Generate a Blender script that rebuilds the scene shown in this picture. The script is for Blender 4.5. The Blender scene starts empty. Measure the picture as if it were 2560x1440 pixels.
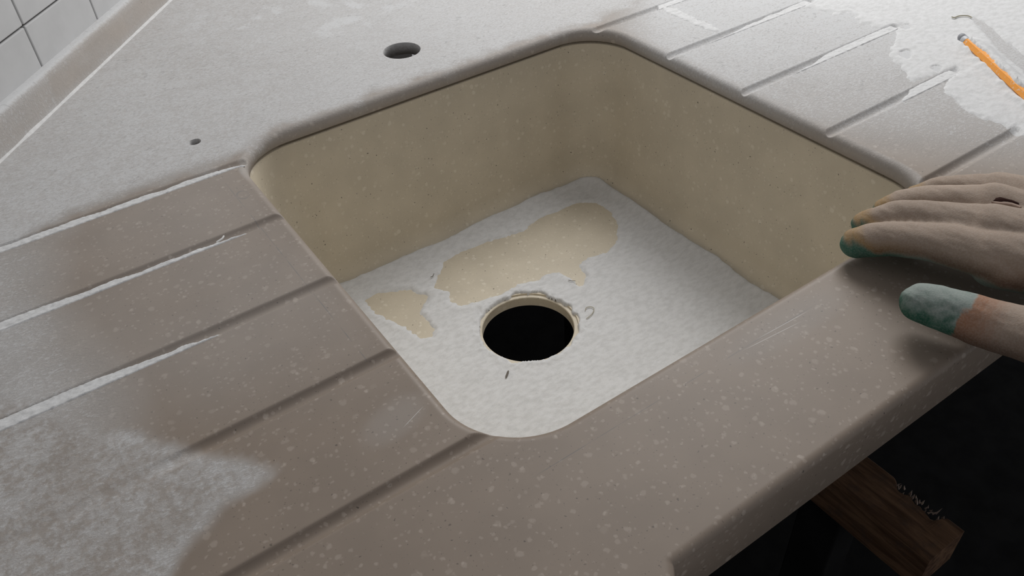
import bpy, bmesh, math, random
import numpy as np
from mathutils import Vector, Matrix
from mathutils.bvhtree import BVHTree

random.seed(7)
scene = bpy.context.scene
col = scene.collection

# ------------------------------------------------------------------ camera
F_PX = 2048.61
H_CAM = 0.35                      # lens above the worktop (worktop surface is z = 0)
RX, RR, RZ = 0.862247857, -0.0716404536, -0.555962942
def cam_matrix():
    cz, sz, cx, sx, cy, sy = (math.cos(RZ), math.sin(RZ), math.cos(RX), math.sin(RX), math.cos(RR), math.sin(RR))
    A = np.array([[cz, -sz, 0], [sz, cz, 0], [0, 0, 1]])
    B = np.array([[1, 0, 0], [0, cx, -sx], [0, sx, cx]])
    C = np.array([[cy, -sy, 0], [sy, cy, 0], [0, 0, 1]])
    return A @ B @ C
RM = cam_matrix()
cam_d = bpy.data.cameras.new('camera')
cam_d.sensor_width = 36.0
cam_d.lens = F_PX / 2560.0 * 36.0
cam_d.clip_start = 0.01
cam = bpy.data.objects.new('camera', cam_d)
M4 = Matrix([list(RM[0]) + [0], list(RM[1]) + [0], list(RM[2]) + [H_CAM], [0, 0, 0, 1]])
cam.matrix_world = M4
col.objects.link(cam)
scene.camera = cam

def P(px, py, z=0.0):
    """surveyed photo point -> place in the room at height z above the worktop"""
    d = RM @ np.array([(px - 1280) / F_PX, -(py - 720) / F_PX, -1.0])
    t = (z - H_CAM) / d[2]
    return np.array([d[0] * t, d[1] * t, z])
def UV(x, y, z=0.0):
    x = np.asarray(x, float); y = np.asarray(y, float)
    q = np.stack([x, y, np.zeros_like(x) + z - H_CAM], -1) @ RM
    w = np.minimum(q[..., 2], -1e-3)
    return 1280 + F_PX * q[..., 0] / -w, 720 - F_PX * q[..., 1] / -w

# ------------------------------------------------------------------ world, light, exposure
world = bpy.data.worlds.new('world'); scene.world = world
world.use_nodes = True
bg = world.node_tree.nodes['Background']
bg.inputs[0].default_value = (0.95, 0.96, 1.0, 1)
bg.inputs[1].default_value = 0.28
def area(name, loc, target, sx, sy, power, colr):
    l = bpy.data.lights.new(name, 'AREA'); l.shape = 'RECTANGLE'; l.size = sx; l.size_y = sy
    l.energy = power; l.color = colr
    o = bpy.data.objects.new(name, l); col.objects.link(o)
    o.location = loc
    o.rotation_euler = (Vector(target) - Vector(loc)).to_track_quat('-Z', 'Y').to_euler()
    return o
area('window_daylight', (1.05, 0.98, 0.84), (0.40, 0.40, 0.0), 0.7, 0.7, 12.2, (1.0, 0.995, 0.985))
scene.view_settings.view_transform = 'Standard'
scene.view_settings.look = 'None'
scene.view_settings.gamma = 1.0
scene.view_settings.use_curve_mapping = False
scene.view_settings.exposure = 0.0

# ------------------------------------------------------------------ helpers
def tag(o, label=None, cat=None, group=None, kind=None):
    if label: o['label'] = label
    if cat: o['category'] = cat
    if group: o['group'] = group
    if kind: o['kind'] = kind
    return o
def empty(name, loc=(0, 0, 0)):
    o = bpy.data.objects.new(name, None); o.location = loc; o.empty_display_size = 0.02
    col.objects.link(o); return o
def mesh_obj(name, V, Fc, mat, parent=None, smooth=True, attrs=None):
    me = bpy.data.meshes.new(name)
    V = np.asarray(V, float)
    if isinstance(Fc, np.ndarray):
        nf, k = Fc.shape
        me.vertices.add(len(V)); me.vertices.foreach_set('co', V.ravel())
        me.loops.add(nf * k); me.loops.foreach_set('vertex_index', Fc.astype(np.int32).ravel())
        me.polygons.add(nf); me.polygons.foreach_set('loop_start', np.arange(0, nf * k, k, dtype=np.int32))
        me.polygons.foreach_set('loop_total', np.full(nf, k, np.int32))
        me.update(calc_edges=True); me.validate()
    else:
        me.from_pydata([tuple(v) for v in V], [], [tuple(f) for f in Fc]); me.update()
    if attrs:
        for n, a in attrs.items():
            a = np.asarray(a, float)
            if a.ndim == 1:
                t = me.attributes.new(n, 'FLOAT', 'POINT'); t.data.foreach_set('value', a)
            else:
                t = me.attributes.new(n, 'FLOAT_COLOR', 'POINT'); t.data.foreach_set('color', a.ravel())
    me.polygons.foreach_set('use_smooth', np.full(len(me.polygons), smooth))
    if mat: me.materials.append(mat)
    o = bpy.data.objects.new(name, me); col.objects.link(o)
    if parent: o.parent = parent
    return o
def box_vf(lo, hi):
    x0, y0, z0 = lo; x1, y1, z1 = hi
    V = [(x0,y0,z0),(x1,y0,z0),(x1,y1,z0),(x0,y1,z0),(x0,y0,z1),(x1,y0,z1),(x1,y1,z1),(x0,y1,z1)]
    Fc = [(0,3,2,1),(4,5,6,7),(0,1,5,4),(1,2,6,5),(2,3,7,6),(3,0,4,7)]
    return V, Fc
def bevel_box(name, lo, hi, mat, parent=None, b=0.001, seg=2, xf=None):
    V, Fc = box_vf(lo, hi)
    bm = bmesh.new(); vs = [bm.verts.new(v) for v in V]
    for f in Fc: bm.faces.new([vs[i] for i in f])
    bmesh.ops.bevel(bm, geom=bm.edges[:], offset=b, segments=seg, affect='EDGES', profile=0.5)
    if xf is not None: bmesh.ops.transform(bm, matrix=xf, verts=bm.verts[:])
    me = bpy.data.meshes.new(name); bm.to_mesh(me); bm.free()
    me.materials.append(mat)
    me.polygons.foreach_set('use_smooth', np.full(len(me.polygons), False))
    o = bpy.data.objects.new(name, me); col.objects.link(o)
    if parent: o.parent = parent
    return o

def _hash(i, j, s):
    h = (i * 374761393 + j * 668265263 + s * 974634541) & 0x7fffffff
    h = ((h ^ (h >> 13)) * 1274126177) & 0x7fffffff
    return ((h ^ (h >> 16)) & 0xffff) / 65535.0
def vnoise(x, y, s=0):
    xi = np.floor(x).astype(np.int64); yi = np.floor(y).astype(np.int64)
    fx = x - xi; fy = y - yi
    fx = fx * fx * (3 - 2 * fx); fy = fy * fy * (3 - 2 * fy)
    a = _hash(xi, yi, s); b = _hash(xi + 1, yi, s); c = _hash(xi, yi + 1, s); d = _hash(xi + 1, yi + 1, s)
    return (a * (1 - fx) + b * fx) * (1 - fy) + (c * (1 - fx) + d * fx) * fy
def fbm(x, y, freq, oct=4, s=0):
    v = 0; amp = 1; tot = 0
    for k in range(oct):
        v = v + amp * vnoise(x * freq + 17.3 * k, y * freq - 9.1 * k, s + k); tot += amp
        amp *= 0.5; freq *= 2.03
    return v / tot
def sstep(a, b, x):
    t = np.clip((x - a) / (b - a), 0, 1); return t * t * (3 - 2 * t)
def poly_sd(u, v, pts):
    """signed distance to a closed outline, positive inside"""
    u = np.asarray(u, float); v = np.asarray(v, float)
    d2 = np.full(u.shape, 1e18); ins = np.zeros(u.shape, bool)
    n = len(pts)
    for i in range(n):
        x0, y0 = pts[i]; x1, y1 = pts[(i + 1) % n]
        ex, ey = x1 - x0, y1 - y0
        t = np.clip(((u - x0) * ex + (v - y0) * ey) / (ex * ex + ey * ey + 1e-12), 0, 1)
        d2 = np.minimum(d2, (u - x0 - t * ex) ** 2 + (v - y0 - t * ey) ** 2)
        if y0 != y1:
            c = ((y0 > v) != (y1 > v)) & (u < (x1 - x0) * (v - y0) / (y1 - y0) + x0)
            ins ^= c
    return np.where(ins, 1, -1) * np.sqrt(d2)
def ground(pts, z=0.0):
    return [tuple(P(a, b, z)[:2]) for a, b in pts]

# ------------------------------------------------------------------ materials
class NT:
    def __init__(s, name):
        s.m = bpy.data.materials.new(name); s.m.use_nodes = True
        s.t = s.m.node_tree; s.b = s.t.nodes['Principled BSDF']
    def n(s, typ, **kw):
        nd = s.t.nodes.new(typ)
        for k, v in kw.items():
            if k.startswith('_'): setattr(nd, k[1:], v)
        for k, v in kw.items():
            if k.startswith('_'): continue
            key = int(k[1:]) if k[0] == 'i' and k[1:].isdigit() else k.replace('__', ' ')
            s.set(nd.inputs[key], v)
        return nd
    def set(s, inp, v):
        if isinstance(v, bpy.types.NodeSocket): s.t.links.new(v, inp)
        else: inp.default_value = v
    def math(s, op, a, b=0.0, c=None):
        nd = s.n('ShaderNodeMath', _operation=op); s.set(nd.inputs[0], a); s.set(nd.inputs[1], b)
        if c is not None: s.set(nd.inputs[2], c)
        return nd.outputs[0]
    def ss(s, x, a, b, lo=0.0, hi=1.0):
        nd = s.n('ShaderNodeMapRange', _interpolation_type='SMOOTHSTEP')
        for i, v in enumerate((x, a, b, lo, hi)): s.set(nd.inputs[i], v)
        return nd.outputs[0]
    def mix(s, f, a, b, mode='MIX'):
        nd = s.n('ShaderNodeMix', _data_type='RGBA', _blend_type=mode)
        s.set(nd.inputs[0], f)
        for i, v in ((6, a), (7, b)):
            if not isinstance(v, bpy.types.NodeSocket) and len(v) == 3: v = (*v, 1)
            s.set(nd.inputs[i], v)
        return nd.outputs[2]
    def noise(s, scale, detail=4, rough=0.55, vec=None, dist=0.0):
        nd = s.n('ShaderNodeTexNoise'); nd.inputs['Scale'].default_value = scale
        nd.inputs['Detail'].default_value = detail; nd.inputs['Roughness'].default_value = rough
        nd.inputs['Distortion'].default_value = dist
        if vec is not None: s.set(nd.inputs['Vector'], vec)
        return nd.outputs[0]
    def coord(s):
        return s.n('ShaderNodeTexCoord').outputs['Object']
    def out(s, color, rough=0.5, spec=0.5, normal=None):
        s.set(s.b.inputs['Base Color'], color if isinstance(color, bpy.types.NodeSocket) else (*color, 1))
        s.set(s.b.inputs['Roughness'], rough)
        s.b.inputs['Specular IOR Level'].default_value = spec
        if normal is not None: s.set(s.b.inputs['Normal'], normal)
        return s.m
    def bump(s, h, strength=0.3, dist=0.001):
        nd = s.n('ShaderNodeBump'); nd.inputs['Strength'].default_value = strength
        nd.inputs['Distance'].default_value = dist; s.set(nd.inputs['Height'], h)
        return nd.outputs[0]

DUST = (0.648, 0.652, 0.655)
def stone_color(t, co, base, chip, dark, camt=1.0):
    """mineral filled acrylic: beige ground, pale chips, dark grains"""
    blot = t.noise(28, 3, 0.5, co)
    c = t.mix(t.ss(blot, 0.3, 0.7), tuple(v * 0.95 for v in base), tuple(v * 1.04 for v in base))
    warp = t.n('ShaderNodeTexNoise', Scale=260.0, Vector=co)
    wv = t.n('ShaderNodeVectorMath', _operation='SCALE'); t.set(wv.inputs[0], warp.outputs['Color']); wv.inputs['Scale'].default_value = 0.0035
    wco = t.n('ShaderNodeVectorMath', _operation='ADD'); t.set(wco.inputs[0], co); t.set(wco.inputs[1], wv.outputs[0])
    for sc, keep, r0, r1, tone, amt in ((150, 0.52, 0.18, 0.32, chip, 0.62 * camt), (300, 0.50, 0.18, 0.36, chip, 0.45 * camt),
                                   (250, 0.60, 0.085, 0.15, dark, 0.85), (520, 0.50, 0.09, 0.20, dark, 0.50)):
        v = t.n('ShaderNodeTexVoronoi', Scale=float(sc), Vector=wco.outputs[0])
        sep = t.n('ShaderNodeSeparateColor', Color=v.outputs['Color'])
        on = t.ss(sep.outputs[0], keep - 0.02, keep + 0.02)
        size = t.ss(sep.outputs[1], 0, 1, 0.55, 1.25)
        dd = t.math('DIVIDE', v.outputs['Distance'], size)
        m = t.math('MULTIPLY', t.ss(dd, r0, r1, 1.0, 0.0), on)
        m = t.math('MULTIPLY', m, t.ss(sep.outputs[2], 0, 1, 0.35 * amt, amt))
        c = t.mix(m, c, tone)
    return c
def stone_material(name, base, lines=False, rough=0.48, chip=(0.47, 0.40, 0.34), dark=(0.05, 0.038, 0.03), camt=1.0):
    t = NT(name); co = t.coord()
    c = stone_color(t, co, base, chip, dark, camt)
    if lines:                                   # pencil setting-out lines round the bowl
        sx = t.n('ShaderNodeSeparateXYZ', Vector=co); X, Y = sx.outputs[0], sx.outputs[1]
        faint = t.ss(t.noise(45, 3, 0.6, co), 0.35, 0.62)
        tot = None
        for (a, b, ax, lo, hi, k) in ((0.1085, -0.003, X, 0.330, 0.600, 0.75), (0.5385, 0.03, X, 0.40, 0.56, 0.5), (0.2165, 0.002, Y, 0.135, 0.36, 0.6)):
            other = Y if ax is X else X
            pos = t.math('ADD', t.math('MULTIPLY', t.math('SUBTRACT', other, lo), b), a)
            d = t.math('ABSOLUTE', t.math('SUBTRACT', ax, pos))
            m = t.math('MULTIPLY', t.ss(d, 0.00010, 0.00042, k, 0.0), t.ss(other, lo, lo + 0.02))
            m = t.math('MULTIPLY', m, t.ss(other, hi - 0.02, hi, 1.0, 0.0))
            tot = m if tot is None else t.math('MAXIMUM', tot, m)
        ox, oy, _ = P(607, 487)                 # small pencilled ring
        dx = t.math('MULTIPLY', t.math('SUBTRACT', X, ox), 1.0); dy = t.math('MULTIPLY', t.math('SUBTRACT', Y, oy), 0.7)
        rr = t.math('SQRT', t.math('ADD', t.math('POWER', dx, 2.0), t.math('POWER', dy, 2.0)))
        ring = t.ss(t.math('ABSOLUTE', t.math('SUBTRACT', rr, 0.0042)), 0.0002, 0.0009, 0.6, 0.0)
        tot = t.math('MAXIMUM', tot, ring)
        c = t.mix(t.math('MULTIPLY', tot, faint), c, (0.13, 0.125, 0.12))
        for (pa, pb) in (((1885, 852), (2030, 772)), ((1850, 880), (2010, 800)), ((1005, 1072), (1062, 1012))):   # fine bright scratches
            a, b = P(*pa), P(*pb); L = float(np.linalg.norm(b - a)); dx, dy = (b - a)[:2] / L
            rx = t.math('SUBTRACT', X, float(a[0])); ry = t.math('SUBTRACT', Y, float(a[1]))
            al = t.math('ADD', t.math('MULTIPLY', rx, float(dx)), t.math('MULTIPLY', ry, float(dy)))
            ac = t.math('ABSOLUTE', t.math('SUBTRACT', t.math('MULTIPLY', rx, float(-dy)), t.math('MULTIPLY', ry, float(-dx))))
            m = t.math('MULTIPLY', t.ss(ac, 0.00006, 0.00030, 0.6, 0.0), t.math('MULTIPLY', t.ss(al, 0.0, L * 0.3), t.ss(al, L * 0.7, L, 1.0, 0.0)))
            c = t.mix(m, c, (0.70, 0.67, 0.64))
    at = t.n('ShaderNodeAttribute', _attribute_name='dust'); dens = at.outputs['Fac']
    mp = t.n('ShaderNodeMapping', Vector=co); mp.inputs['Rotation'].default_value = (0, 0, 0.62); mp.inputs['Scale'].default_value = (1.0, 1.9, 1.0)
    n1 = t.noise(60, 6, 0.70, mp.outputs[0], 0.3); n2 = t.noise(300, 5, 0.75, mp.outputs[0], 0.3)
    nn = t.math('ADD', t.math('MULTIPLY', n1, 0.24), t.math('MULTIPLY', n2, 0.76))
    nn = t.ss(nn, 0.30, 0.70)
    f = t.ss(t.math('SUBTRACT', dens, nn), -0.36, 0.36)
    f = t.math('MULTIPLY', f, t.ss(dens, 0.10, 0.45))
    film = t.math('MINIMUM', t.math('MULTIPLY', dens, 1.0), 0.74)
    am = t.n('ShaderNodeAttribute', _attribute_name='mottle')
    mz = t.math('ADD', t.math('MULTIPLY', t.noise(210, 5, 0.66, co), 0.62), t.math('MULTIPLY', t.noise(48, 4, 0.6, co), 0.38))
    patch = t.math('MULTIPLY', am.outputs['Fac'], t.ss(mz, 0.40, 0.57, 1.0, 0.0))
    film = t.math('MULTIPLY', film, t.math('SUBTRACT', 1.0, t.math('MULTIPLY', patch, 0.50)))
    f = t.math('MULTIPLY', f, t.math('SUBTRACT', 1.0, t.math('MULTIPLY', patch, 0.60)))
    cover = t.math('MAXIMUM', film, t.math('MULTIPLY', f, t.ss(dens, 0.3, 1.0, 0.66, 0.95)))
    dcol = t.mix(t.ss(n1, 0.3, 0.7), tuple(v * 0.96 for v in DUST), DUST)
    c = t.mix(cover, c, dcol)
    fleck = t.math('MULTIPLY', t.ss(n2, 0.30, 0.40, 1.0, 0.0), t.math('MULTIPLY', t.ss(dens, 0.25, 0.6), 0.30))
    c = t.mix(fleck, c, (0.26, 0.25, 0.245))
    stroke = t.math('MULTIPLY', t.ss(t.noise(150, 3, 0.62, mp.outputs[0], 0.8), 0.33, 0.40, 1.0, 0.0), t.math('MULTIPLY', t.ss(dens, 0.45, 0.7), 0.30))
    c = t.mix(stroke, c, (0.23, 0.225, 0.22))
    rg = t.math('ADD', t.math('MULTIPLY', cover, 0.5), rough)
    h = t.math('MULTIPLY', t.math('ADD', t.math('MULTIPLY', n1, 0.7), t.math('MULTIPLY', n2, 0.8)), f)
    t.out(c, rg, 0.34, t.bump(h, 0.38, 0.0011))
    return t.m
BEIGE = (0.258, 0.205, 0.161)
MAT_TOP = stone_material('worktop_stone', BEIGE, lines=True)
MAT_SINK = stone_material('sink_stone', (0.62, 0.55, 0.43), rough=0.5, chip=(0.80, 0.74, 0.62), camt=0.8)
MAT_UP = stone_material('upstand_stone', (0.40, 0.34, 0.285), rough=0.45)
def dust_material():
    t = NT('white_dust'); co = t.coord()
    mp = t.n('ShaderNodeMapping', Vector=co); mp.inputs['Rotation'].default_value = (0, 0, 0.55); mp.inputs['Scale'].default_value = (1.0, 2.0, 1.0)
    n = t.noise(120, 6, 0.7, mp.outputs[0]); n2 = t.noise(700, 3, 0.7, mp.outputs[0])
    c = t.mix(t.ss(n, 0.34, 0.62), (0.62, 0.617, 0.61), (0.71, 0.708, 0.705))
    streak = t.math('MULTIPLY', t.ss(n2, 0.60, 0.74), 0.28)
    c = t.mix(streak, c, (0.42, 0.41, 0.40))
    h = t.math('ADD', t.math('MULTIPLY', n, 0.8), n2)
    return t.out(c, 1.0, 0.1, t.bump(h, 0.26, 0.0012))
MAT_DUST = dust_material()
def simple(name, colr, rough=0.6, spec=0.4, nscale=None, amt=0.15, bump=0.0):
    t = NT(name); co = t.coord()
    if nscale:
        n = t.noise(nscale, 5, 0.6, co)
        c = t.mix(t.ss(n, 0.3, 0.7), tuple(v * (1 - amt) for v in colr), tuple(min(1, v * (1 + amt)) for v in colr))
        nm = t.bump(n, bump, 0.001) if bump else None
    else: c, nm = colr, None
    return t.out(c, rough, spec, nm)
MAT_TILE = simple('glazed_tile', (0.55, 0.55, 0.55), 0.28, 0.5, 30, 0.04)
MAT_GROUT = simple('grout', (0.20, 0.185, 0.17), 0.95, 0.1, 300, 0.3)
MAT_DARK = simple('unlit_black', (0.010, 0.010, 0.010), 0.9, 0.1, 20, 0.3)  # near-black colour stands in for the unlit space under the worktop
MAT_BEAD = simple('sealant_bead', (0.66, 0.655, 0.645), 0.6, 0.3, 200, 0.08)

# ------------------------------------------------------------------ dimensions (metres, surveyed)
HX0, HX1, HY0, HY1 = 0.1284, 0.5257, 0.2362, 0.6440      # bowl cut-out
HR = 0.050                                               # its corner radius
RO = 0.0062                                              # round-over of its top edge
THICK = 0.012
YF = 0.1375                                              # front edge
A_PT = np.array([0.1640, YF])                            # where the front edge turns
WD = np.array([0.64502617, 0.76416048])                  # run of the tiled wall
WN = np.array([WD[1], -WD[0]])                           # wall normal, into the room
W0 = np.array([-0.03584, 0.75380])
WOFF = WN @ W0
DIAG_N = -WN                                             # inward normal of the slanting front edge
L_GROOVES = [0.6168, 0.5235, 0.4300, 0.3418, 0.2545]
R_GROOVES = [0.6280, 0.5345, 0.4385, 0.3465, 0.2560]
G_HW, G_DEP = 0.0054, 0.0036
FAU, FAU_R = (0.3361, 0.7184), 0.0190
TAP, TAP_R = (0.1092, 0.6762), 0.0052

def groove_z(x, y):
    z = np.zeros_like(x)
    for yc in L_GROOVES:
        dx = np.maximum(np.maximum(x - 0.20, -0.25 - x), 0)
        q = (dx ** 2 + (y - yc) ** 2) / G_HW ** 2
        dep = G_DEP * (0.12 + 0.88 * sstep(-0.030, 0.012, x)) if yc == L_GROOVES[3] else G_DEP     # outer end choked with dust
        z = np.minimum(z, -dep * np.clip(1 - q, 0, 1))
    for yc in R_GROOVES:
        dx = np.maximum(np.maximum(x - 0.735, 0.45 - x), 0)
        q = (dx ** 2 + (y - yc) ** 2) / G_HW ** 2
        z = np.minimum(z, -G_DEP * np.clip(1 - q, 0, 1))
    return z
def sd_rrect(x, y):
    cx, cy = (HX0 + HX1) / 2, (HY0 + HY1) / 2
    hx, hy = (HX1 - HX0) / 2 - HR, (HY1 - HY0) / 2 - HR
    ax, ay = np.abs(x - cx) - hx, np.abs(y - cy) - hy
    ox, oy = np.maximum(ax, 0), np.maximum(ay, 0)
    l = np.sqrt(ox ** 2 + oy ** 2)
    sd = l + np.minimum(np.maximum(ax, ay), 0) - HR
    gx = np.where(l > 0, ox / np.maximum(l, 1e-9), (ax > ay) * 1.0) * np.sign(x - cx)
    gy = np.where(l > 0, oy / np.maximum(l, 1e-9), (ax <= ay) * 1.0) * np.sign(y - cy)
    return sd, gx, gy
def sd_circle(x, y, c, r):
    dx, dy = x - c[0], y - c[1]; l = np.maximum(np.sqrt(dx * dx + dy * dy), 1e-9)
    return l - r, dx / l, dy / l
def sd_front(x, y):
    d1 = y - YF
    px, py = x - A_PT[0], y - A_PT[1]
    d2 = px * DIAG_N[0] + py * DIAG_N[1]
    s1 = px >= 0                                            # beyond the turn, along the straight run
    s2 = (px * -WD[0] + py * -WD[1]) >= 0
    l = np.sqrt(px ** 2 + py ** 2) + 1e-9
    sector = (~s1) & (~s2)
    use1 = np.where(d1 > d2, True, False)
    sd = np.where(sector, l, np.where(use1, d1, d2))
    gx = np.where(sector, px / l, np.where(use1, 0, DIAG_N[0]))
    gy = np.where(sector, py / l, np.where(use1, 1, DIAG_N[1]))
    return sd, gx, gy
def march(lo, hi, regions, base):
    out = [lo]; v = lo
    while v < hi:
        h = base
        for a, b, s in regions:
            if a <= v < b: h = min(h, s)
            elif v < a < v + h: h = max(a - v, s)
        v += h; out.append(v)
    return np.array(out)

# ------------------------------------------------------------------ dust outlines (from the photo, on the worktop plane)
EDGE_BACK = [(-700, 900), (0, 640), (190, 553), (420, 470), (560, 418), (636, 398), (700, 345), (1120, 195), (1420, 92), (1500, 66), (1640, 16), (1740, -25), (1900, -300), (700, -900), (-900, -300)]
LOWER_LEFT = [(-500, 960), (0, 985), (110, 1000), (250, 1060), (330, 1075), (470, 1110), (560, 1140), (660, 1158), (702, 1170), (690, 1195), (640, 1235), (560, 1275), (520, 1330), (455, 1400), (420, 1480), (300, 1700), (-500, 1700)]
RIGHT = [(1990, -60), (2005, 5), (2050, 22), (2086, 33), (2130, 28), (2160, 52), (2206, 66), (2250, 62), (2246, 90), (2234, 135), (2246, 165), (2278, 196), (2330, 190), (2384, 182), (2366, 226), (2410, 276), (2450, 292), (2494, 306), (2534, 324), (2600, 352), (2760, 400), (3100, 330), (3350, 200), (3300, -120), (2900, -330), (2300, -420), (1950, -260)]
SMEAR = [(1655, 16), (1690, 22), (1740, 46), (1796, 74), (1786, 80), (1738, 62), (1690, 42), (1662, 30)]
WEDGE = [(2436, 48), (2470, 66), (2520, 112), (2600, 175), (2620, 240), (2560, 178), (2500, 125), (2462, 80)]
CLEAN_A = [(150, 570), (280, 478), (400, 430), (520, 395), (600, 385), (560, 416), (420, 468), (280, 520)]

def top_density(x, y):
    u, v = UV(x, y)
    n = fbm(x, y, 40, 4, 3); nb = fbm(x, y, 12, 3, 9); nf = fbm(x, y, 170, 3, 21)
    wob = (n - 0.5) * 70 + (nf - 0.5) * 26
    dens = np.full(x.shape, 0.02)
    sb = poly_sd(u, v, EDGE_BACK)
    back = sstep(-12, 40, sb + wob * 0.5)
    lvl = 0.74 + 0.12 * (nb - 0.5)
    lvl = lvl - 0.34 * sstep(-10, 40, poly_sd(u, v, CLEAN_A) + wob * 0.5)
    lvl = lvl + 0.20 * sstep(0.58, 0.72, n) * sstep(420, 600, u) * sstep(1100, 900, u) * sstep(140, 60, v)
    dens = np.maximum(dens, back * lvl)
    # film thinning out towards the bowl on the left drainer
    lim = 150 + 120 * sstep(700, 1000, v) + (nb - 0.5) * 160
    left = sstep(lim + 220, lim - 220, u) * (0.58 + 0.2 * (n - 0.5)) * (v > 380)
    dens = np.maximum(dens, left * (sstep(-60, 20, -sb)))
    near = sstep(1250, 500, u + 0.35 * (v - 900)) * (0.15 + 0.12 * (nb - 0.5)) * (v > 330) * sstep(1180, 850, v)
    dens = np.maximum(dens, near)
    ll = poly_sd(u, v, LOWER_LEFT) + wob * 0.35
    mott = 0.52 + 0.30 * (nf - 0.5) + 0.30 * (n - 0.5) + 0.10 * sstep(60, 0, np.abs(ll - 20))
    dens = np.maximum(dens, sstep(-14, 34, ll) * mott)
    # right drainer: thin film, then the deep drift
    rt = sstep(1400, 1700, u) * sstep(700, 100, v)
    dens = np.maximum(dens, rt * (0.74 + 0.2 * (nb - 0.5) + 0.14 * sstep(160, 0, v)) * sstep(420, 250, v - 0.15 * (u - 1900)))
    dens = np.maximum(dens, sstep(-8, 12, poly_sd(u, v, RIGHT) + wob * 0.25))
    dens = np.maximum(dens, 0.95 * sstep(-4, 8, poly_sd(u, v, SMEAR) + wob * 0.15))
    for cu, cv, ru, rv, k in ((985, 1050, 90, 60, 0.13), (1960, 815, 170, 60, 0.15), (1700, 900, 200, 45, 0.07)):   # pale scuffs with the surface's glossy sheen painted in
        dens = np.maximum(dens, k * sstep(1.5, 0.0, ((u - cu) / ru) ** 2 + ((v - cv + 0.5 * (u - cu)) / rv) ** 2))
    rim, _, _ = sd_rrect(x, y)
    dens = dens * (0.80 + 0.20 * sstep(0.004, 0.016, rim + 0.004 * (n - 0.5)))
    edge = sstep(0.009, 0.005, rim) * sstep(-30, 30, np.maximum(450 - v, (u - 1500) * 0.6)) * (v < 520)
    dens = np.maximum(dens, edge * 0.32)  # far rim paled in colour for light glowing through and reflected there
    wd = poly_sd(u, v, WEDGE)
    dens = np.where(wd > -6, np.minimum(dens, 0.72), dens)
    return np.clip(dens, 0, 1.2)

def mottle(x, y):
    u, v = UV(x, y); n = fbm(x, y, 40, 4, 3)
    m = sstep(-5, 60, poly_sd(u, v, LOWER_LEFT) + (n - 0.5) * 60)
    far = 0.30 * sstep(0, 60, poly_sd(u, v, EDGE_BACK)) * sstep(1000, 500, u)
    return np.clip(np.maximum(m, far), 0, 1)

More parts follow.
